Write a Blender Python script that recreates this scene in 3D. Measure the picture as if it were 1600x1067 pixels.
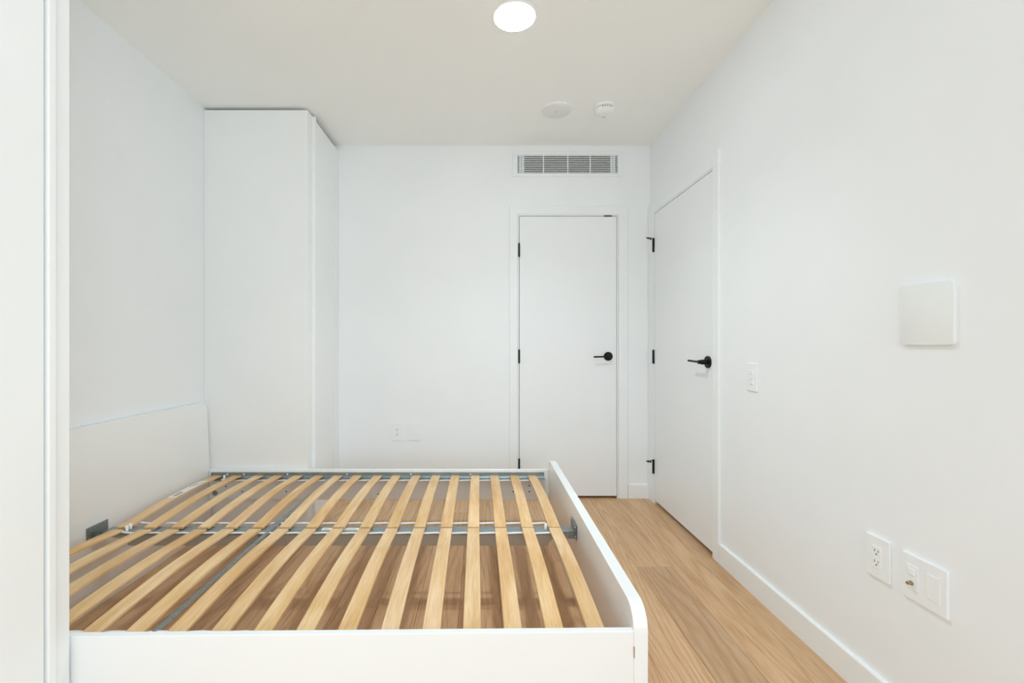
import bpy, bmesh, math, random
from mathutils import Vector, Matrix
random.seed(7)
for o in list(bpy.data.objects): bpy.data.objects.remove(o)
SC = bpy.context.scene
COL = SC.collection
PI = math.pi

# ------------------------------------------------------------------ camera
F = 711.0; CZ = 1.123
cam_d = bpy.data.cameras.new('camera'); cam = bpy.data.objects.new('camera', cam_d); COL.objects.link(cam)
cam.location = (0, 0, CZ); cam.rotation_euler = (PI/2, 0, 0)
cam_d.sensor_fit = 'HORIZONTAL'; cam_d.sensor_width = 36.0; cam_d.lens = 36.0*F/1600
cam_d.shift_x = 47.5/1600; cam_d.shift_y = 3.5/1600
cam_d.clip_start = 0.02
SC.camera = cam

# ------------------------------------------------------------------ world, lights, exposure
wd = bpy.data.worlds.new('world'); SC.world = wd; wd.use_nodes = True
bg = wd.node_tree.nodes['Background']
bg.inputs[0].default_value = (0.80, 0.90, 1.0, 1); bg.inputs[1].default_value = 0.5
def area(name, loc, rot, sx, sy, power, color):
    d = bpy.data.lights.new(name, 'AREA'); d.shape = 'RECTANGLE'; d.size = sx; d.size_y = sy
    d.energy = power; d.color = color
    o = bpy.data.objects.new(name, d); COL.objects.link(o); o.location = loc; o.rotation_euler = rot
    return o
# daylight from the glazed end of the room behind the camera
area('window_daylight', (0.55, -2.97, 1.35), (PI/2, 0, 0), 1.2, 2.1, 25.0, (0.80, 0.91, 0.98))
# added lamp in an invented right-wall opening, brightens the left side
area('added_side_light', (1.20, -1.75, 1.35), (PI/2, 0, PI/2), 1.7, 2.0, 54.0, (0.80, 0.91, 0.98))
# beam of the round ceiling light in view (its lens glows as well, below)
sd_ = bpy.data.lights.new('ceiling_light_beam', 'SPOT'); sd_.energy = 80.0; sd_.spot_size = math.radians(125); sd_.spot_blend = 1.0
sd_.shadow_soft_size = .085; sd_.color = (.825, .925, .98)
so_ = bpy.data.objects.new('ceiling_light_beam', sd_); COL.objects.link(so_); so_.location = (.1455, 2.008, 2.5570)
LAMP = 57.0                                   # emission of the round ceiling lens in view
SC.cycles.max_bounces = 16; SC.cycles.diffuse_bounces = 12; SC.cycles.glossy_bounces = 6
SC.view_settings.view_transform = 'Standard'; SC.view_settings.look = 'None'
SC.view_settings.exposure = 0.0; SC.view_settings.gamma = 1.0
SC.view_settings.use_curve_mapping = False

# ------------------------------------------------------------------ materials
def lin(c): return tuple(((v/255)/12.92 if v/255 <= .04045 else ((v/255+.055)/1.055)**2.4) for v in c)
def base_mat(name, rgb, rough=.5, metal=0., spec=.5):
    m = bpy.data.materials.new(name); m.use_nodes = True
    b = m.node_tree.nodes['Principled BSDF']
    b.inputs['Base Color'].default_value = (*lin(rgb), 1); b.inputs['Roughness'].default_value = rough
    b.inputs['Metallic'].default_value = metal
    b.inputs['Specular IOR Level'].default_value = spec
    return m, m.node_tree, b
def coords(nt, scale, rand=True):
    tc = nt.nodes.new('ShaderNodeTexCoord'); mp = nt.nodes.new('ShaderNodeMapping')
    mp.inputs['Scale'].default_value = scale
    if rand:
        oi = nt.nodes.new('ShaderNodeObjectInfo'); ml = nt.nodes.new('ShaderNodeMath'); ml.operation = 'MULTIPLY'
        ml.inputs[1].default_value = 37.0; nt.links.new(oi.outputs['Random'], ml.inputs[0])
        ad = nt.nodes.new('ShaderNodeVectorMath'); ad.operation = 'ADD'
        nt.links.new(tc.outputs['Object'], ad.inputs[0]); nt.links.new(ml.outputs[0], ad.inputs[1])
        nt.links.new(ad.outputs[0], mp.inputs['Vector'])
    else: nt.links.new(tc.outputs['Object'], mp.inputs['Vector'])
    return mp.outputs[0]
def noise(nt, vec, scale, detail=3, rough=.5, dist=0.):
    n = nt.nodes.new('ShaderNodeTexNoise'); n.inputs['Scale'].default_value = scale
    n.inputs['Detail'].default_value = detail; n.inputs['Roughness'].default_value = rough
    n.inputs['Distortion'].default_value = dist
    nt.links.new(vec, n.inputs['Vector']); return n.outputs['Fac']
def ramp(nt, fac, stops):
    r = nt.nodes.new('ShaderNodeValToRGB'); e = r.color_ramp.elements
    while len(e) < len(stops): e.new(.5)
    for el, (p, c) in zip(e, stops): el.position = p; el.color = (*lin(c), 1)
    nt.links.new(fac, r.inputs[0]); return r.outputs[0]
def mix(nt, a, b, fac, mode='MIX'):
    m = nt.nodes.new('ShaderNodeMix'); m.data_type = 'RGBA'; m.blend_type = mode
    if isinstance(fac, (int, float)): m.inputs[0].default_value = fac
    else: nt.links.new(fac, m.inputs[0])
    for s, v in ((6, a), (7, b)):
        if isinstance(v, tuple): m.inputs[s].default_value = (*v, 1)
        else: nt.links.new(v, m.inputs[s])
    return m.outputs[2]
def bump(nt, b, fac, strength, dist=.001):
    n = nt.nodes.new('ShaderNodeBump'); n.inputs['Strength'].default_value = strength; n.inputs['Distance'].default_value = dist
    nt.links.new(fac, n.inputs['Height']); nt.links.new(n.outputs[0], b.inputs['Normal'])
def paint(name, rgb, rough, tex=180., st=.06, spec=.4):
    m, nt, b = base_mat(name, rgb, rough, spec=spec)
    v = coords(nt, (1, 1, 1), False)
    f = noise(nt, v, 3.0, 2)
    c = tuple(max(0, x-2) for x in rgb)
    nt.links.new(ramp(nt, f, [(.3, c), (.7, rgb)]), b.inputs['Base Color'])
    bump(nt, b, noise(nt, v, tex, 2), st, .0006)
    return m
M = {}
M['wall'] = paint('wall_paint', (242, 246, 249), .55)
M['ceiling'] = paint('ceiling_paint', (249, 252, 252), .8, st=.1, spec=.2)
M['trim'] = paint('trim_paint', (241, 245, 247), .35, 60, .02)
M['door'] = paint('door_paint', (239, 243, 246), .4, 90, .03)
M['wardrobe'] = paint('wardrobe_foil', (243, 246, 247), .42, 220, .02)
M['lacquer'] = paint('bed_lacquer', (243, 246, 247), .22, 40, .01, .5)
M['plate'] = paint('switch_plastic', (242, 246, 248), .45, 200, .0)
M['panelcover'] = paint('cover_plate_plastic', (236, 240, 240), .4, 200, .01)
M['plastic'] = paint('white_plastic', (243, 246, 248), .35, 200, .0)
M['detector'] = paint('detector_plastic', (246, 248, 249), .4, 200, .0)
M['disc'] = paint('speaker_plastic', (233, 236, 237), .5, 200, .02)
M['strap'] = paint('strap_webbing', (240, 241, 243), .5, 400, .05)
M['paper'] = paint('paper_label', (242, 242, 240), .5, 200, .0)
M['black'] = base_mat('black_metal', (22, 22, 22), .38, .6)[0]
M['dark'] = base_mat('dark_gap', (28, 27, 26), .8)[0]
M['slot'] = base_mat('socket_slot', (75, 70, 62), .7)[0]
M['ink'] = base_mat('printed_ink', (70, 70, 72), .6)[0]
M['hole'] = base_mat('bored_hole', (70, 52, 40), .8)[0]
M['brass'] = base_mat('coax_metal', (190, 170, 140), .3, 1.)[0]
M['raw'] = base_mat('raw_board_edge', (176, 140, 105), .8)[0]
M['beam'] = paint('beam_enamel', (178, 172, 160), .45, 120, .02)
def metal_mat():
    m, nt, b = base_mat('galvanised_steel', (146, 154, 155), .42, .6)
    v = coords(nt, (6, 60, 60)); f = noise(nt, v, 4, 3)
    nt.links.new(ramp(nt, f, [(.3, (128, 138, 140)), (.7, (158, 167, 168))]), b.inputs['Base Color'])
    return m
M['metal'] = metal_mat()
def birch():
    m, nt, b = base_mat('birch_slat', (228, 192, 138), .42)
    v = coords(nt, (1, .10, 1)); blot = noise(nt, v, 14, 3, .55, 1.2)
    v2 = coords(nt, (1, .05, 1)); gr = noise(nt, v2, 150, 4, .6, .4)
    v3 = coords(nt, (1, .35, 1)); bl2 = noise(nt, v3, 7, 2, .5, .5)
    c1 = ramp(nt, blot, [(.28, (232, 195, 142)), (.5, (243, 213, 168)), (.72, (249, 225, 190))])
    c2 = ramp(nt, gr, [(.3, (238, 228, 212)), (.65, (255, 255, 255))])
    c = mix(nt, c1, c2, 1.0, 'MULTIPLY')
    c = mix(nt, c, ramp(nt, bl2, [(.35, (236, 220, 190)), (.6, (255, 252, 248))]), .8, 'MULTIPLY')
    oi = nt.nodes.new('ShaderNodeObjectInfo')
    c = mix(nt, c, oi.outputs['Color'], 1.0, 'MULTIPLY')
    nt.links.new(c, b.inputs['Base Color']); bump(nt, b, gr, .08, .0004)
    return m
M['birch'] = birch()
def oak():
    m, nt, b = base_mat('oak_plank', (205, 175, 140), .42, spec=.35)
    # growth rings: contour lines of a field stretched along the plank (cathedral loops)
    n0 = noise(nt, coords(nt, (1, .10, 1)), 5.0, 1.0, .4, .25)
    mu = nt.nodes.new('ShaderNodeMath'); mu.operation = 'MULTIPLY'; mu.inputs[1].default_value = 100.0; nt.links.new(n0, mu.inputs[0])
    sn = nt.nodes.new('ShaderNodeMath'); sn.operation = 'SINE'; nt.links.new(mu.outputs[0], sn.inputs[0])
    ring = nt.nodes.new('ShaderNodeMapRange'); ring.inputs['From Min'].default_value = -1; nt.links.new(sn.outputs[0], ring.inputs['Value'])
    big = noise(nt, coords(nt, (1, .12, 1)), 9, 3, .5, .8)
    pore = noise(nt, coords(nt, (1, .035, 1)), 260, 3, .6)
    c = ramp(nt, big, [(.3, (210, 173, 134)), (.7, (222, 188, 151))])
    c = mix(nt, c, ramp(nt, ring.outputs[0], [(.0, (224, 208, 190)), (.4, (250, 247, 243)), (1., (255, 255, 255))]), .5, 'MULTIPLY')
    c = mix(nt, c, ramp(nt, pore, [(.36, (222, 210, 196)), (.56, (255, 255, 255))]), .6, 'MULTIPLY')
    oi = nt.nodes.new('ShaderNodeObjectInfo')
    c = mix(nt, c, oi.outputs['Color'], 1.0, 'MULTIPLY')
    nt.links.new(c, b.inputs['Base Color']); bump(nt, b, pore, .12, .0005)
    return m
M['oak'] = oak()
def lamp_mat():
    m = bpy.data.materials.new('lamp_lens'); m.use_nodes = True; nt = m.node_tree
    b = nt.nodes['Principled BSDF']; b.inputs['Base Color'].default_value = (.9, .9, .9, 1)
    b.inputs['Emission Color'].default_value = (.825, .925, .98, 1); b.inputs['Emission Strength'].default_value = LAMP
    return m
M['lamp'] = lamp_mat()

# ------------------------------------------------------------------ helpers
def BM(): return bmesh.new()
def box(bm, x0, x1, y0, y1, z0, z1, bev=0., seg=1, mi=0):
    x0, x1 = sorted((x0, x1)); y0, y1 = sorted((y0, y1)); z0, z1 = sorted((z0, z1))
    vs = [bm.verts.new(p) for p in ((x0,y0,z0),(x1,y0,z0),(x1,y1,z0),(x0,y1,z0),(x0,y0,z1),(x1,y0,z1),(x1,y1,z1),(x0,y1,z1))]
    fs = [bm.faces.new([vs[i] for i in q]) for q in ((0,3,2,1),(4,5,6,7),(0,1,5,4),(1,2,6,5),(2,3,7,6),(3,0,4,7))]
    for f in fs: f.material_index = mi
    if bev > 0:
        es = list({e for f in fs for e in f.edges})
        r = bmesh.ops.bevel(bm, geom=es, offset=bev, segments=seg, profile=.5, affect='EDGES')
        for f in r['faces']: f.material_index = mi
    return vs
def frame(axis):
    a = Vector(axis).normalized(); u = a.orthogonal().normalized(); return a, u, a.cross(u)
def lathe(bm, c, axis, prof, seg=32, mi=0):
    """prof: list of (radius, distance along axis); closed at both ends."""
    a, u, w = frame(axis); c = Vector(c); rings = []
    for r, d in prof:
        if r < 1e-6: rings.append([bm.verts.new(c+a*d)])
        else: rings.append([bm.verts.new(c+a*d+(u*math.cos(2*PI*i/seg)+w*math.sin(2*PI*i/seg))*r) for i in range(seg)])
    fs = []
    for A, B in zip(rings, rings[1:]):
        for i in range(seg):
            j = (i+1) % seg
            q = [A[i % len(A)], A[j % len(A)], B[j % len(B)], B[i % len(B)]]
            q2 = []
            for v in q:
                if v not in q2: q2.append(v)
            if len(q2) > 2: fs.append(bm.faces.new(q2))
    for R in (rings[0], rings[-1]):
        if len(R) > 2: fs.append(bm.faces.new(R))
    for f in fs: f.material_index = mi
def rod(bm, p, q, r, seg=16, mi=0):
    p, q = Vector(p), Vector(q); L = (q-p).length
    b = min(r*.3, L*.2)
    lathe(bm, p, q-p, [(r-b, 0), (r, b), (r, L-b), (r-b, L)], seg, mi)
def prism(bm, pts, axis, a0, a1, bev=0., seg=2, mi=0):
    """closed 2-D outline extruded along axis 'x','y','z' from a0 to a1"""
    def P(u, v, a): return {'x': (a, u, v), 'y': (u, a, v), 'z': (u, v, a)}[axis]
    A = [bm.verts.new(P(u, v, a0)) for u, v in pts]; B = [bm.verts.new(P(u, v, a1)) for u, v in pts]
    f0 = bm.faces.new(A); f1 = bm.faces.new(B); n = len(pts); fs = [f0, f1]
    for i in range(n):
        j = (i+1) % n; fs.append(bm.faces.new((A[i], A[j], B[j], B[i])))
    if bev > 0:
        es = list(f0.edges)+list(f1.edges)
        r = bmesh.ops.bevel(bm, geom=es, offset=bev, segments=seg, profile=.5, affect='EDGES')
        fs = [f for f in fs if f.is_valid]+list(r['faces'])
    for f in fs: f.material_index = mi
def tube(bm, pts, r, seg=8, flat=1.0):
    pts = [Vector(p) for p in pts]; rings = []
    for i, p in enumerate(pts):
        t = (pts[min(i+1, len(pts)-1)]-pts[max(i-1, 0)]).normalized()
        s = Vector((0, 1, 0)) if abs(t.y) < .9 else Vector((1, 0, 0))
        s = (s-t*s.dot(t)).normalized(); n = t.cross(s)
        rings.append([bm.verts.new(p+s*r*math.cos(2*PI*k/seg)+n*r*flat*math.sin(2*PI*k/seg)) for k in range(seg)])
    for A, B in zip(rings, rings[1:]):
        for k in range(seg): bm.faces.new((A[k], A[(k+1) % seg], B[(k+1) % seg], B[k]))
    bm.faces.new(rings[0]); bm.faces.new(rings[-1])
def wloc(o):
    v = Vector((0, 0, 0))
    while o: v = v+o.location; o = o.parent
    return v
def obj(name, bm, mats, parent=None, smooth=False, at=None):
    """link bm (world coordinates) as one mesh object; at = where its origin goes"""
    if isinstance(mats, str): mats = [mats]
    at = Vector(at) if at is not None else (wloc(parent) if parent else Vector((0, 0, 0)))
    bmesh.ops.recalc_face_normals(bm, faces=bm.faces)
    bmesh.ops.translate(bm, verts=bm.verts, vec=-at)
    me = bpy.data.meshes.new(name); bm.to_mesh(me); bm.free()
    for m in mats: me.materials.append(M[m])
    if smooth:
        for p in me.polygons: p.use_smooth = True
        try: me.set_sharp_from_angle(angle=math.radians(35))
        except Exception: pass
    o = bpy.data.objects.new(name, me); COL.objects.link(o)
    if parent: o.parent = parent; o.location = at-wloc(parent)
    else: o.location = at
    return o
def tag(o, label=None, cat=None, group=None, kind=None):
    if label: o['label'] = label
    if cat: o['category'] = cat
    if group: o['group'] = group
    if kind: o['kind'] = kind
    return o
def thing(name, loc, label, cat, group=None, kind=None):
    o = bpy.data.objects.new(name, None); COL.objects.link(o); o.location = loc; o.empty_display_size = .05
    return tag(o, label, cat, group, kind)

# ------------------------------------------------------------------ room dimensions
XL, XR, YB, YF, ZC = -1.695, 1.226, 3.315, -3.0, 2.566

# ------------------------------------------------------------------ floor
bm = BM(); box(bm, XL-.12, XR+.12, YF, YB+.15, -.10, -.013)
floor = tag(obj('floor', bm, 'dark'), 'pale oak plank floor running towards the far door', 'floor', kind='structure')
W = .175; seam0 = .955
known = {(-1): [2.291, .55], 1: [3.036, 1.0], (-4): [2.35, .4], 0: [.35], (-2): [.9]}
tints = {(-1, 1): (.83, .82, .81), (-1, 2): (.97, .95, .93), (-1, 0): (1, .99, .97), (0, 1): (1.0, .985, .965), (1, 1): (.93, .91, .89), (1, 2): (1, .985, .96), (-2, 1): (1., .98, .96)}
k = -16
while seam0+k*W < XR+.1:
    x0 = max(seam0+k*W, XL-.1); x1 = min(seam0+(k+1)*W, XR+.1)
    if x1-x0 > .01:
        cuts = known.get(k)
        if cuts is None:
            cuts = []; y = YB-.2-random.random()*1.4
            while y > YF+.3: cuts.append(y); y -= 1.3+random.random()*.9
        ys = sorted([YB+.15]+list(cuts)+[YF])
        for i in range(len(ys)-1):
            bm = BM(); box(bm, x0+.0004, x1-.0004, ys[i]+.0004, ys[i+1]-.0004, -.0125, 0, .0011)
            p = obj('plank', bm, 'oak', floor, at=((x0+x1)/2, (ys[i]+ys[i+1])/2, 0))
            t = tints.get((k, i)) or tuple(v*s for v, s in zip((1, .98, .955), [random.uniform(.95, 1.04)]*3))
            p.color = (*t, 1)
    k += 1

# ------------------------------------------------------------------ walls, ceiling
def wall_cells(bm, us, vs, holes, mk):
    us = sorted(us); vs = sorted(vs)
    for a, b in zip(us, us[1:]):
        for c, d in zip(vs, vs[1:]):
            m = ((a+b)/2, (c+d)/2)
            if any(h[0] < m[0] < h[1] and h[2] < m[1] < h[3] for h in holes): continue
            mk(bm, a, b, c, d)
D1 = (.2635, .991, -.05, 2.062)             # far door opening  x0 x1 z0 z1
VT = (.262, .990, 2.366, 2.494)             # grille opening
SW_ = (-2.62, -.88, .33, 2.37)             # unseen opening added in the right wall for the side light
D2 = (2.388, 3.206, -.05, 2.048)            # right door opening y0 y1 z0 z1
bm = BM()
wall_cells(bm, [XL-.12, XR+.12, D1[0], D1[1], VT[0], VT[1]], [-.1, ZC+.1, D1[3], VT[2], VT[3], -.0135], [D1, VT],
           lambda b, a, c, d, e: box(b, a, c, YB, YB+.12, d, e))
box(bm, D1[0]-.05, D1[1]+.05, YB+.122, YB+.14, -.1, 2.2)  # unseen backing sheet added behind the door to keep sky light from the gaps
tag(obj('wall_back', bm, 'wall'), 'white painted far wall with closet door and vent grille', 'wall', kind='structure')
bm = BM()
wall_cells(bm, [YF, YB+.12, D2[0], D2[1], SW_[0], SW_[1]], [-.1, ZC+.1, -.0135, D2[3], SW_[2], SW_[3]], [D2, SW_], lambda b, a, c, d, e: box(b, XR, XR+.12, a, c, d, e))
box(bm, XR+.122, XR+.14, D2[0]-.05, D2[1]+.05, .05, 2.2)  # added unseen backing; stops short of the floor so light passes under the door
tag(obj('wall_right', bm, 'wall'), 'long white painted wall on the right with door and outlets', 'wall', kind='structure')
bm = BM(); box(bm, XL-.12, XL, YF, YB+.12, -.1, ZC+.1)
tag(obj('wall_left', bm, 'wall'), 'white painted wall behind the headboard', 'wall', kind='structure')
bm = BM()
RW = (-.10, 1.17, .25, 2.42)                # window opening behind the camera x0 x1 z0 z1
wall_cells(bm, [XL-.12, XR+.12, RW[0], RW[1]], [-.1, ZC+.1, RW[2], RW[3]], [RW], lambda b, a, c, d, e: box(b, a, c, YF-.12, YF, d, e))
tag(obj('wall_front', bm, 'wall'), 'white painted wall with the window, behind the camera', 'wall', kind='structure')
bm = BM(); box(bm, XL-.12, XR+.12, YF, YB+.12, ZC, ZC+.1)
tag(obj('ceiling', bm, 'ceiling'), 'flat white painted ceiling', 'ceiling', kind='structure')

# baseboards
def baseboard(name, along, a0, a1, face, sgn, label):
    t, h, r = .014, .102, .006
    prof = [(0, 0), (t, 0), (t, h-r)]+[(t-r+r*math.cos(q*PI/8), h-r+r*math.sin(q*PI/8)) for q in range(1, 5)]+[(0, h)]
    bm = BM(); prism(bm, [(face+sgn*u, v) for u, v in prof], along, a0, a1)
    return tag(obj(name, bm, 'trim'), label, 'baseboard', kind='structure')
baseboard('baseboard_right', 'y', YF, 2.326, XR, -1, 'white baseboard along the right wall below the outlets')
baseboard('baseboard_back', 'x', -1.04, .2, YB, -1, 'white baseboard on the far wall behind the bed')
baseboard('baseboard_corner', 'x', 1.064, XR-.016, YB, -1, 'short white baseboard between the two doors')

# ------------------------------------------------------------------ door trims
def flat_casing(pieces, name, label):
    t = thing(name, pieces[0][1], label, 'door frame', kind='structure')
    for nm, _, b, bv in pieces:
        bm = BM(); box(bm, *b, bv); obj(nm, bm, 'trim', t)
    return t
c = .016
flat_casing([
 ('casing', (.63, YB, 0), (.203, D1[0]-.002, YB-c, YB, 0, 2.124), .0015),
 ('casing', None, (D1[1]+.002, 1.061, YB-c, YB, 0, 2.124), .0015),
 ('casing', None, (D1[0]-.0025, D1[1]+.0025, YB-c, YB, D1[3], 2.124), .0015),
 ('jamb', None, (D1[0], D1[0]+.0085, YB-.012, YB+.115, 0, D1[3]), .001),
 ('jamb', None, (D1[1]-.0085, D1[1], YB-.012, YB+.115, 0, D1[3]), .001),
 ('jamb', None, (D1[0]+.009, D1[1]-.009, YB-.012, YB+.115, D1[3]-.0105, D1[3]), .001),
], 'trim_1', 'flat white casing around the far closet door')
flat_casing([
 ('casing', (XR, 2.8, 0), (XR-c, XR, 2.330, D2[0]-.002, 0, 2.122), .0015),
 ('casing', None, (XR-c, XR, D2[1]+.006, YB-.002, 0, 2.122), .0015),
 ('casing', None, (XR-c, XR, D2[0]-.0025, D2[1]+.0065, D2[3], 2.122), .0015),
 ('jamb', None, (XR-.012, XR+.115, D2[0]-.001, D2[0]+.0055, 0, D2[3]), .001),
 ('jamb', None, (XR-.012, XR+.115, D2[1]-.003, D2[1]+.005, 0, D2[3]), .001),
 ('jamb', None, (XR-.012, XR+.115, D2[0]+.006, D2[1]-.0035, D2[3]-.009, D2[3]), .001),
], 'trim_2', 'flat white casing around the door in the right wall')

# ------------------------------------------------------------------ doors
def hinge_bm(bm, c, r=.0065, h=.095):
    x, y, z = c
    for i in range(5):
        z0 = z-h/2+i*h/5
        lathe(bm, (x, y, z0), (0, 0, 1), [(r*.88, 0), (r, .001), (r, h/5-.001), (r*.88, h/5)], 14)
    lathe(bm, (x, y, z+h/2), (0, 0, 1), [(r*.8, 0), (r*.8, .003), (0, .0045)], 12)
    lathe(bm, (x, y, z-h/2), (0, 0, -1), [(r*.8, 0), (r*.8, .003), (0, .0045)], 12)
# far door
DY = YB-.010
d1 = thing('door_1', (.6275, YB, 0), 'flush white closet door in the far wall with black lever', 'door', kind='structure')
bm = BM(); box(bm, .2755, .9795, DY, DY+.035, .018, 2.0475, .0012); obj('door_panel', bm, 'door', d1)
h = thing('door_handle', (.9184, DY, 1.032), None, None); h.parent = d1; h.location -= d1.location
bm = BM(); lathe(bm, (.9184, DY, 1.032), (0, -1, 0), [(.0318, 0), (.0318, .008), (.0305, .0095), (.012, .0095), (.0115, .012), (.0115, .044), (.0105, .047), (0, .047)], 40)
obj('rosette', bm, 'black', h, True)
bm = BM(); rod(bm, (.926, DY-.047, 1.031), (.803, DY-.047, 1.0285), .0058, 18); obj('lever', bm, 'black', h, True)
for z in (1.803, 1.031, .240):
    bm = BM(); hinge_bm(bm, (.2725, DY-.004, z)); obj('hinge', bm, 'black', d1, True)
bm = BM(); box(bm, .889, .945, YB-.0165, YB+.02, 2.0485, 2.0512, .0006)
box(bm, .8895, .9445, YB-.0175, YB-.014, 2.0465, 2.0535, .001); obj('roller_catch', bm, 'black', d1)
# right door
DX = XR-.011
d2 = thing('door_2', (XR, 2.797, 0), 'flush white door in the right wall with black lever and hinge stops', 'door', kind='structure')
bm = BM(); box(bm, DX, DX+.035, 2.3965, 3.1985, .0255, 2.0345, .0012); obj('door_panel', bm, 'door', d2)
h = thing('door_handle', (DX, 2.437, 1.025), None, None); h.parent = d2; h.location -= d2.location
bm = BM(); lathe(bm, (DX, 2.437, 1.025), (-1, 0, 0), [(.0325, 0), (.0325, .008), (.031, .0095), (.014, .0095), (.0135, .012), (.0135, .040), (.0105, .042), (.0105, .056), (0, .056)], 40)
obj('rosette', bm, 'black', h, True)
bm = BM(); rod(bm, (DX-.052, 2.430, 1.025), (DX-.052, 2.560, 1.0285), .0058, 18); obj('lever', bm, 'black', h, True)
for z, stop in ((1.8165, 1), (1.032, 0), (.258, 1)):
    HX, HY = DX-.006, 3.2035
    bm = BM(); hinge_bm(bm, (HX, HY, z), .0075, .090); hg = obj('hinge', bm, 'black', d2, True)
    if stop:
        bm = BM(); zt = z+.0455
        lathe(bm, (HX, HY, zt-.004), (0, 0, 1), [(.0085, 0), (.0085, .006), (.004, .009), (0, .009)], 14)
        tube(bm, [(HX, HY, zt), (HX-.012, HY-.012, zt+.001), (HX-.030, HY-.02, zt+.001), (HX-.062, HY-.03, zt+.001)], .0028, 8)
        lathe(bm, (HX-.028, HY-.02, zt-.012), (0, 0, 1), [(.0055, 0), (.007, .002), (.007, .008), (.0055, .010)], 12)
        lathe(bm, (HX-.046, HY-.025, zt-.002), (.3, 1, 0), [(.006, -.008), (.0065, -.006), (.0065, .006), (.006, .008)], 12)
        obj('door_stop', bm, 'black', hg, True)

# ------------------------------------------------------------------ wardrobes (one each end of the bed)
ZT = ZC-.016
w = thing('wardrobe', (-1.37, 3.05, 0), 'tall white wardrobe in the far corner, its flat side facing the bed', 'wardrobe')
g0 = XL+.0008
bm = BM(); box(bm, g0, -1.062, 2.778, 2.796, 0, ZT, .0015); box(bm, -1.080, -1.062, 2.795, 2.854, 0, ZT, .0015); obj('side_panel', bm, 'wardrobe', w)
bm = BM(); box(bm, g0, -1.0805, 2.797, YB-.003, .0, ZT-.09, .001); obj('body', bm, 'wardrobe', w)
bm = BM(); box(bm, -1.0695, -1.045, 2.8545, 2.876, 0, ZT, .002); obj('edge_strip', bm, 'wardrobe', w)
bm = BM(); box(bm, -1.069, -1.047, 2.878, 3.236, .0, ZT-.021, .0015); obj('door', bm, 'wardrobe', w)
bm = BM(); box(bm, -1.069, -1.045, 3.2385, YB-.003, .0, ZT-.021, .0015); obj('edge_strip', bm, 'wardrobe', w)
w = thing('wardrobe', (-1.37, .86, 0), 'tall white wardrobe nearest the camera, cut off by the left edge of the photo', 'wardrobe')
bm = BM(); box(bm, g0, -1.062, 1.119, 1.1735, 0, ZT, .0015); obj('side_panel', bm, 'wardrobe', w)
bm = BM(); box(bm, g0, -1.070, .60, 1.1185, .0, ZT-.09, .001); obj('body', bm, 'wardrobe', w)
bm = BM(); box(bm, -1.0695, -1.045, 1.0985, 1.1195, 0, ZT, .003, 2); obj('edge_strip', bm, 'wardrobe', w)
bm = BM(); box(bm, -1.069, -1.049, .60, 1.092, .0, ZT-.021, .003, 2); obj('door', bm, 'wardrobe', w)

# ------------------------------------------------------------------ bed frame
bed = thing('bed_frame', (-.6, 1.98, 0), 'white bed frame without a mattress, bare birch slats on steel rails', 'bed')
def rounded(y0, y1, z0, z1, r, n=10):
    pts = [(y0, z0), (y1, z0)]
    pts += [(y1-r+r*math.cos(a*PI/2/n), z1-r+r*math.sin(a*PI/2/n)) for a in range(n+1)]
    pts += [(y0+r-r*math.sin(a*PI/2/n), z1-r+r*math.cos(a*PI/2/n)) for a in range(n+1)]
    return pts
# footboard (very slightly out of square, as in the photo)
bm = BM(); prism(bm, rounded(1.202, 2.782, 0, .4205, .062), 'x', .4025, .4395, .0015)
for v in bm.verts: v.co.x += (v.co.y-1.2)*.0030
obj('footboard', bm, 'lacquer', bed, True)
# headboard leaning a little back
bm = BM(); prism(bm, rounded(1.205, 2.768, 0, .771, .055), 'x', -1.660, -1.640, .0015)
for v in bm.verts: v.co.x -= .030*v.co.z/.77
obj('headboard', bm, 'lacquer', bed, True)
ZR = .3614
# far rail
bm = BM(); box(bm, -1.648, .404, 2.752, 2.771, .180, ZR, .0012)
fr = obj('side_rail', bm, 'lacquer', bed)
# near rail
bm = BM(); vs = box(bm, -1.640, .4035, 1.204, 1.224, .16, ZR, .0015)
for v in bm.verts: v.co.y += (v.co.x-.40)*.0142
nr = obj('side_rail', bm, 'lacquer', bed)
bm = BM(); box(bm, .4022, .4042, 1.2005, 1.204, .293, .323); obj('bare_chip', bm, 'raw', nr)
for px, py in ((378.5, 768), (447.5, 768), (353, 760), (802, 768), (827, 759), (827, 768), (591, 772)):
    X = (px-752.5)*2.752/F; Z = CZ-(py-537)*2.752/F
    bm = BM(); lathe(bm, (X, 2.7522, Z), (0, -1, 0), [(.0042, 0), (.0042, .0012), (.002, .0009), (0, .0009)], 12); obj('screw_hole', bm, 'hole', fr)
bm = BM(); X = (336-752.5)*2.752/F; Z = CZ-(770-537)*2.752/F
lathe(bm, (X, 2.7522, Z), (0, -1, 0), [(.0155, 0), (.0155, .004), (.013, .006), (.006, .006), (.004, .003), (0, .003)], 20); obj('cam_fitting', bm, 'metal', fr, True)
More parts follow.
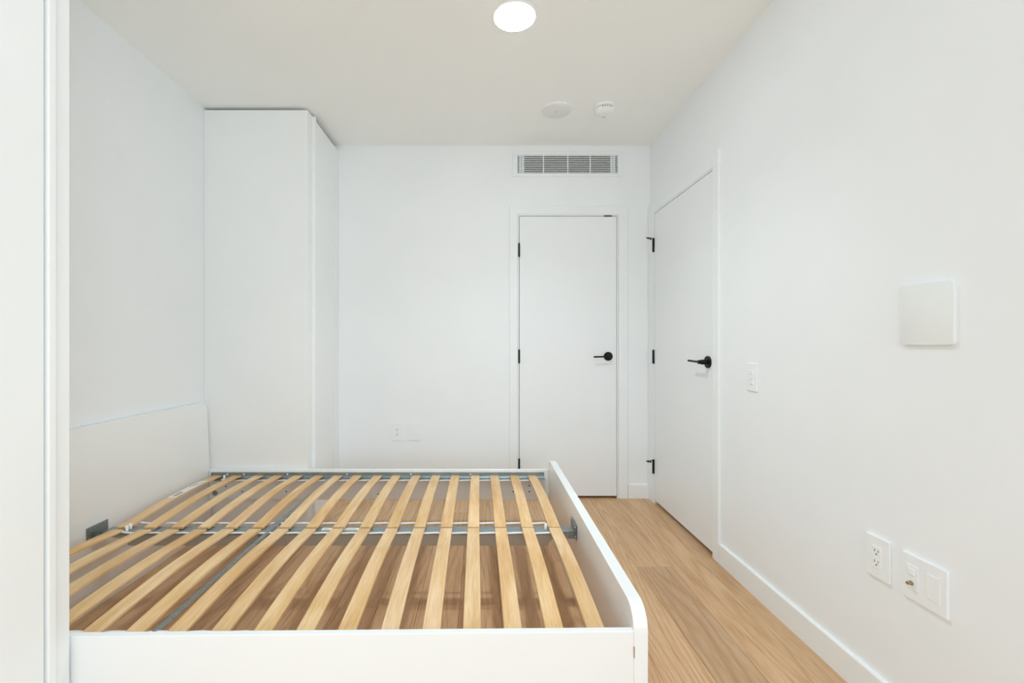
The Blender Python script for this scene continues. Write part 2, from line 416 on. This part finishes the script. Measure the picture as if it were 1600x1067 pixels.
# steel ledges on both rails
ZL = .316
def ledge(y_face, s, skew=0.):
    bm = BM(); x0, x1 = -1.636, .378
    prof = [(0, ZL+.030), (.0025, ZL+.030), (.0025, ZL+.010), (.006, ZL+.004), (.010, ZL), (.050, ZL), (.052, ZL-.006), (.050, ZL-.006), (.049, ZL-.0025), (.008, ZL-.0025), (0, ZL+.004)]
    prism(bm, [(y_face+s*u, v) for u, v in prof], 'x', x0, x1)
    if skew:
        for v in bm.verts: v.co.y += (v.co.x-.40)*skew
    return obj('support_ledge', bm, 'metal', bed)
lf = ledge(2.7515, -1); ln = ledge(1.2245, 1, .0142)
for px in (355, 381, 449, 542, 642, 735):
    X = (px-752.5)*2.748/F
    bm = BM(); lathe(bm, (X, 2.7492, ZL+.0185), (0, -1, 0), [(.005, 0), (.005, .0012), (.003, .0028), (0, .0028)], 14); obj('screw', bm, 'plastic', lf, True)
# centre beam
BY0, BY1, BZ = 1.956, 2.008, .3145
def beam_outline(xa, xb, zl):
    n = 6; pts = [(xa, BZ), (xa, BZ-.024), (xa+.075, BZ-.026)]
    r = .034
    pts += [(xa+.075+r*math.sin(a*PI/2/n), BZ-.026-(BZ-.026-zl)*(1-math.cos(a*PI/2/n))) for a in range(1, n+1)]
    q = [(xb-(p[0]-xa), p[1]) for p in reversed(pts)]
    return pts+q
bm = BM(); prism(bm, beam_outline(-1.628, .395, .2545), 'y', BY0, BY1, .0015)
beam = obj('centre_beam', bm, 'beam', bed)
bm = BM(); box(bm, -1.625, .392, BY0-.0015, BY1+.001, BZ+.0002, BZ+.002, .0006); box(bm, -1.60, .385, BY0-.003, BY0-.0005, BZ-.013, BZ+.0018, .0006)
obj('top_plate', bm, 'metal', beam)
bm = BM(); box(bm, -.958, -.905, BY0-.004, BY1+.004, BZ+.0022, BZ+.0042, .0006); box(bm, -.958, -.905, BY0-.0055, BY0-.0035, .252, BZ+.004, .0006)
obj('sleeve', bm, 'metal', beam)
for x0, x1 in ((-.694, -.650), (-.640, -.532), (-1.452, -1.420)):
    bm = BM(); box(bm, x0, x1, 1.968, 1.992, BZ+.0021, BZ+.0025)
    for i in range(3):
        box(bm, x0+.008, x1-.008-.006*i, 1.9715+.006*i, 1.973+.006*i, BZ+.0025, BZ+.0026, mi=1)
    obj('paper_label', bm, ['paper', 'slot'], beam)
# brackets on headboard and footboard
bm = BM()
box(bm, .3985, .4018, 1.925, 2.035, .288, .352, .0015); box(bm, .365, .400, 1.952, 2.012, .288, .2905); box(bm, .374, .400, 1.95, 1.9525, .288, .320)
for y, z in ((1.935, .340), (1.935, .300), (2.027, .340), (2.027, .300)): lathe(bm, (.3988, y, z), (-1, 0, 0), [(.0055, 0), (.005, .002), (.002, .003), (0, .003)], 12)
obj('beam_bracket', bm, 'metal', bed)
bm = BM(); xh = -1.653
box(bm, xh, xh+.0035, 1.90, 2.012, .285, .350, .0015); box(bm, xh+.002, xh+.040, 1.925, 2.012, .2875, .290); box(bm, xh, xh+.03, 1.928, 1.9305, .2875, .325)
for y, z in ((1.912, .338), (1.99, .342), (1.95, .342), (1.912, .298)): lathe(bm, (xh+.0035, y, z), (1, 0, 0), [(.0055, 0), (.005, .002), (.002, .003), (0, .003)], 12)
obj('beam_bracket', bm, 'metal', bed)
bm = BM(); box(bm, .318, .332, 1.94, 1.972, .262, .276, .001); obj('beam_foot', bm, 'plastic', beam)
# cross bar below the slats
bm = BM(); box(bm, -.9225, -.9025, 1.222, 2.700, .317, .3200, .001); box(bm, -.9165, -.9085, 1.222, 2.700, .3198, .3212, .0006)
obj('cross_bar', bm, 'metal', bed)
bm = BM(); box(bm, -.930, -.900, 2.028, 2.075, .313, .3208, .0015); obj('bar_clip', bm, 'metal', bed)
bm = BM(); box(bm, -.927, -.901, 2.12, 2.15, .313, .3208, .0015); obj('bar_clip', bm, 'metal', bed)

# slats: two rows of seventeen, each a bowed strip
ZS, ARCH, TH, SW = .3300, .015, .008, .050
def slat_bm(y0, y1):
    bm = BM(); n = 14; rows = []
    for i in range(n+1):
        t = i/n; y = y0+(y1-y0)*t; z = ZS+ARCH*math.sin(PI*t)**1.0
        c2 = .0012
        rows.append([bm.verts.new(p) for p in ((-SW/2, y, z-TH), (SW/2, y, z-TH), (SW/2, y, z-c2), (SW/2-c2, y, z), (-SW/2+c2, y, z), (-SW/2, y, z-c2))])
    for A, B in zip(rows, rows[1:]):
        for k in range(6): bm.faces.new((A[k], A[(k+1) % 6], B[(k+1) % 6], B[k]))
    bm.faces.new(rows[0]); bm.faces.new(rows[-1])
    return bm
NS, P0, PITCH = 17, .3155, .1168
YJ = 1.966
def row(y0, y1, ends, dy=0.):
    bm = slat_bm(y0, y1); px = P0-.0142*((y0+y1)/2-1.966); at = (px, (y0+y1)/2, ZS)
    bmesh.ops.translate(bm, verts=bm.verts, vec=(px, 0, 0))
    first = obj('slat', bm, 'birch', bed, at=at); out = [first]
    for i in range(1, NS):
        o = first.copy(); COL.objects.link(o); o.parent = bed
        o.location = first.location+Vector((-PITCH*i, dy*i, 0)); out.append(o)
    for i, o in enumerate(out):
        s = random.uniform(.95, 1.0); g = random.uniform(.94, 1.0)
        o.color = (s, s*g, s*g*g*random.uniform(.95, 1.03), 1)
        # no two slats lie quite parallel: turn each about its end on the beam
        xj, xe = P0-PITCH*i, ends[i]; yj, ye = (y0, y1) if y1 > 2.2 else (y1, y0)
        o.rotation_euler.z = -math.atan((xe-xj)/(ye-yj))
        o.location = Vector(((xj+xe)/2, (y0+y1)/2+dy*i, ZS))-bed.location
    return out
FAR = [.3035, .1955, .0760, -.0385, -.1580, -.2730, -.3925, -.5120, -.6240, -.7475, -.8630, -.9785, -1.1055, -1.2250, -1.3405, -1.4715, -1.5910]
NEAR = [0.3174, 0.2029, 0.0877, -0.0262, -0.1389, -0.2534, -0.3715, -0.4869, -0.6040, -0.7203, -0.8393, -0.9536, -1.0727, -1.1900, -1.3070, -1.4230, -1.5400]
far_row = row(YJ+.0035, 2.744, FAR); near_row = row(1.2285, YJ-.0035, NEAR, -.0012)
# white webbing straps under the slats and their buttons
def strap(y, x0, x1, bendr=False):
    zz = ZS-TH-.0045
    pts = [(x0, y, zz+.003)]+[(x0+.02+(x1-x0-.06)*i/30, y, zz-.0025*math.sin(PI*((i*.5) % 1.0))) for i in range(31)]
    if bendr: pts += [(x1-.02, y+.004, zz), (x1, y+.018, zz+.003)]
    bm = BM(); tube(bm, pts, .0058, 8, .55); return obj('strap', bm, 'strap', bed, True)
strap(2.686, P0-PITCH*16+.02, P0+.01, True); strap(2.046, P0-PITCH*16+.02, P0+.01)
strap(1.940, P0-PITCH*16+.02, P0+.01, True); strap(1.272, P0-PITCH*16+.04, P0+.01)
for x, y in ((-1.532, 1.985), (-1.530, 1.962), (-1.535, 2.715), (.280, 1.985)):
    bm = BM(); lathe(bm, (x, y, ZL-.002), (0, 0, 1), [(.0065, 0), (.0065, .022), (.005, .0245), (0, .0245)], 14); obj('strap_button', bm, 'plastic', bed, True)
# printed paper label on the slat against the headboard
s = far_row[16]; L0, L1 = 2.30, 2.60
bm = BM(); n = 8; pv = []
def zs(y): t = (y-YJ)/(2.744-YJ); return ZS+ARCH*math.sin(PI*t)+.0006
xs_ = wloc(s).x
def patch(x0, x1, y0, y1, lift, mi):
    for i in range(n):
        a = y0+(y1-y0)*i/n; b = y0+(y1-y0)*(i+1)/n
        v = [bm.verts.new(p) for p in ((x0, a, zs(a)+lift), (x1, a, zs(a)+lift), (x1, b, zs(b)+lift), (x0, b, zs(b)+lift))]
        f = bm.faces.new(v); f.material_index = mi
patch(xs_-.018, xs_+.021, L0, L1, 0, 0)
for i in range(5): patch(xs_-.008+.004*i, xs_-.006+.004*i, L0+.02, L0+.09, .0003, 1)
for i in range(3): patch(xs_-.010+.007*i, xs_-.007+.007*i, L1-.13+.02*i, L1-.07+.015*i, .0003, 1)
patch(xs_+.002, xs_+.006, L1-.045, L1-.02, .0003, 1)
obj('paper_label', bm, ['paper', 'ink'], s)

# ------------------------------------------------------------------ ceiling fittings
def disc_thing(name, X, Y, label, cat, parts):
    t = thing(name, (X, Y, ZC), label, cat)
    for nm, prof, m in parts:
        bm = BM(); lathe(bm, (X, Y, ZC), (0, 0, -1), prof, 48); obj(nm, bm, m, t, True)
    return t
disc_thing('ceiling_light', .1455, 2.008, 'round white recessed ceiling light, lit', 'light', [
    ('trim_ring', [(.092, 0), (.0985, 0), (.0975, .0018), (.094, .003), (.0915, .003), (.0915, 0)], 'plastic'),
    ('lens', [(.0913, .0005), (.0913, .0032), (.088, .004), (0, .0042)], 'lamp')])
sp = disc_thing('ceiling_speaker', .462, 2.80, 'wide shallow round white disc on the ceiling above the vent, with a tiny red dot', 'detector', [
    ('base_ring', [(.0905, 0), (.0905, .006), (.088, .0085), (.080, .0085), (.080, 0)], 'detector'),
    ('cover', [(.0865, .0085), (.086, .014), (.080, .0185), (.060, .021), (.030, .0222), (0, .0225)], 'disc')])
bm = BM(); lathe(bm, (.462-.004, 2.80-.012, ZC-.0221), (0, 0, -1), [(.0030, 0), (.0025, .0016), (0, .002)], 12); obj('indicator', bm, 'hole', sp)
bm = BM(); box(bm, .455, .485, 2.7105, 2.716, ZC-.0065, ZC-.001, .0008); obj('slot', bm, 'disc', sp)
M['led'] = M['hole']
sd = disc_thing('smoke_detector', .748, 2.765, 'small domed white smoke detector on the ceiling near the right wall', 'detector', [
    ('base_ring', [(.060, 0), (.060, .012), (.057, .016), (.053, .016)], 'detector'),
    ('dark_gap', [(.052, .016), (.0525, .0195)], 'slot'),
    ('dome', [(.0575, .0195), (.0575, .030), (.054, .038), (.044, .0455), (.030, .049), (.014, .050), (0, .050)], 'detector')])
for i in range(5):
    a = PI*1.5+(.35-i*.24)+.15
    cx, cy = .748+.0577*math.cos(a), 2.765+.0577*math.sin(a)
    bm = BM(); lathe(bm, (cx, cy, ZC-.0255), (math.cos(a), math.sin(a), 0), [(.0032, -.001), (.0032, .0005), (0, .0006)], 8); obj('vent_slot', bm, 'slot', sd)
bm = BM(); tube(bm, [(.748+.05*math.cos(a), 2.765+.05*math.sin(a), ZC-.043) for a in [PI*.5-.35+.1*i for i in range(5)]], .0016, 6); obj('vent_slot', bm, 'slot', sd)

# ------------------------------------------------------------------ wall grille
g = thing('vent_grille', (.626, YB, 2.43), 'long white air vent grille with thin horizontal blades above the closet door', 'vent')
x0, x1, z0, z1 = .2238, 1.0257, 2.3402, 2.5218; a0, a1, b0, b1 = .2600, .992, 2.364, 2.496
bm = BM(); t = .007
box(bm, x0, a0, YB-t, YB, z0, z1, .0015); box(bm, a1, x1, YB-t, YB, z0, z1, .0015)
box(bm, a0-.0005, a1+.0005, YB-t, YB, z0, b0, .0015); box(bm, a0-.0005, a1+.0005, YB-t, YB, b1, z1, .0015); obj('frame', bm, 'trim', g)
bm = BM()
box(bm, VT[0]-.01, VT[1]+.01, YB+.1205, YB+.123, VT[2]-.01, VT[3]+.01)
for q in ((VT[0], VT[0]+.002, VT[2], VT[3]), (VT[1]-.002, VT[1], VT[2], VT[3]), (VT[0], VT[1], VT[2], VT[2]+.002), (VT[0], VT[1], VT[3]-.002, VT[3])):
    box(bm, q[0], q[1], YB+.022, YB+.12, q[2], q[3])
obj('duct', bm, 'dark', g)
NB = 10; pit = (b1-b0)/NB
for i in range(NB):
    z = b0+pit*(i+.5)
    bm = BM(); prism(bm, [(YB-.006, z-.0012), (YB-.006, z+.0028), (YB+.014, z+.0038), (YB+.014, z+.0008)], 'x', a0, a1); obj('blade', bm, 'trim', g)
for X in ((849-752.5)/214.5, (887-752.5)/214.5, (922-752.5)/214.5):
    bm = BM(); box(bm, X-.0028, X+.0028, YB-.0062, YB+.014, b0, b1); obj('divider', bm, 'trim', g)
for X in (.292, .958):
    for s_ in (-.010, .010):
        bm = BM(); box(bm, X+s_-.0075, X+s_+.0075, YB+.004, YB+.016, b0, b1, .001); obj('clip', bm, 'trim', g)

# ------------------------------------------------------------------ outlets and plates (built in wall space: u to the right, v up, d out)
def on_back(u, v, d): return Vector((u, YB-d, v))
def on_right(u, v, d): return Vector((XR-d, -u, v))
def wbox(bm, mp, u0, u1, v0, v1, d0, d1, bev=0., seg=2, mi=0):
    p, q = mp(u0, v0, d0), mp(u1, v1, d1); box(bm, p.x, q.x, p.y, q.y, p.z, q.z, bev, seg, mi)
def plate(name, mp, u0, u1, v0, v1, label, cat, d=.0055, mat='plate', bev=.0012):
    t = thing(name, mp((u0+u1)/2, v0, 0), label, cat)
    bm = BM(); wbox(bm, mp, u0, u1, v0, v1, 0, d, bev, 3); obj('cover_plate', bm, mat, t)
    return t
def receptacle(t, mp, uc, vc, d=.0055):
    bm = BM(); wbox(bm, mp, uc-.0165, uc+.0165, vc-.0335, vc+.0335, d-.001, d+.0016, .0008); rc = obj('receptacle', bm, 'plate', t)
    for s_ in (1, -1):
        v = vc+s_*.0165+.004
        for du, hh in ((-.0063, .0042), (.0063, .0035)):
            bm = BM(); wbox(bm, mp, uc+du-.0011, uc+du+.0011, v-hh, v+hh, d+.0012, d+.0019); obj('slot', bm, 'slot', rc)
        bm = BM(); c0 = mp(uc, v-.0105, d+.0012); c1 = mp(uc, v-.0105, d+.0019)
        lathe(bm, c0, c1-c0, [(.0026, 0), (.0026, .0007)], 12); obj('slot', bm, 'slot', rc)
OB = []
t = plate('wall_outlet', on_back, -.6545, -.571, .419, .544, 'white duplex outlet low on the far wall, left of the blank plate', 'outlet'); receptacle(t, on_back, -.6127, .4815)
t = plate('wall_jack', on_back, -.529, -.444, .419, .544, 'white blank-faced jack plate low on the far wall beside the outlet', 'wall plate')
bm = BM(); wbox(bm, on_back, -.503, -.470, .448, .515, .0045, .007, .0008); i_ = obj('insert', bm, 'plate', t)
bm = BM(); wbox(bm, on_back, -.494, -.479, .474, .488, .007, .0085, .001); obj('jack_cover', bm, 'plate', i_)
t = plate('wall_outlet', on_right, -1.444, -1.361, .402, .527, 'white duplex outlet low on the right wall, beside the double plate', 'outlet', .008); receptacle(t, on_right, -1.4025, .4645, .008)
t = plate('wall_jack_plate', on_right, -1.3195, -1.1915, .399, .5245, 'wide white double plate with brass coax jack low on the right wall', 'wall plate', .008)
for uc in (-1.2865, -1.2265):
    bm = BM(); wbox(bm, on_right, uc-.0175, uc+.0175, .428, .496, .007, .0095, .0008); q = obj('insert', bm, 'plate', t)
    if uc < -1.25:
        bm = BM(); wbox(bm, on_right, uc-.010, uc+.008, .470, .487, .0094, .0125, .001); obj('data_jack', bm, 'plastic', q)
        bm = BM(); c0 = on_right(uc-.001, .4465, .0094); ax = Vector((-1, 0, 0))
        lathe(bm, c0, ax, [(.0065, 0), (.0065, .003), (.0048, .003), (.0048, .013), (.0035, .013), (.0035, .0115), (0, .0115)], 6); obj('coax_jack', bm, 'brass', q)
t = plate('light_switch', on_right, -2.097, -2.020, .910, 1.034, 'white wall switch plate beside the right door', 'switch', .006)
bm = BM(); wbox(bm, on_right, -2.0755, -2.0415, .938, 1.006, .005, .0078, .0008); q = obj('insert', bm, 'plate', t)
for i in range(3):
    v = .993-i*.0215
    bm = BM(); wbox(bm, on_right, -2.072, -2.045, v-.0085, v+.0085, .0075, .0108-.0004*i, .0018); obj('button', bm, 'plate', q)
bm = BM(); c0 = on_right(-2.0545, .9415, .0076); lathe(bm, c0, (-1, 0, 0), [(.0017, 0), (.0014, .0008), (0, .001)], 10); obj('indicator', bm, 'slot', q)
# square access cover
bm = BM(); r = .009; u0, u1, v0, v1 = -1.3257, -1.1735, 1.120, 1.2885; n = 5
pts = []
for cu, cv, a in ((u1-r, v1-r, 0), (u0+r, v1-r, 1), (u0+r, v0+r, 2), (u1-r, v0+r, 3)):
    pts += [(-(cu+r*math.cos(PI/2*(a+k/n))), cv+r*math.sin(PI/2*(a+k/n))) for k in range(n+1)]
prism(bm, pts, 'x', XR, XR-.010, .0025, 3)
tag(obj('access_cover', bm, 'panelcover', None, True, at=(XR, 1.2496, 1.2)), 'square off-white blank cover plate high on the right wall', 'wall plate')
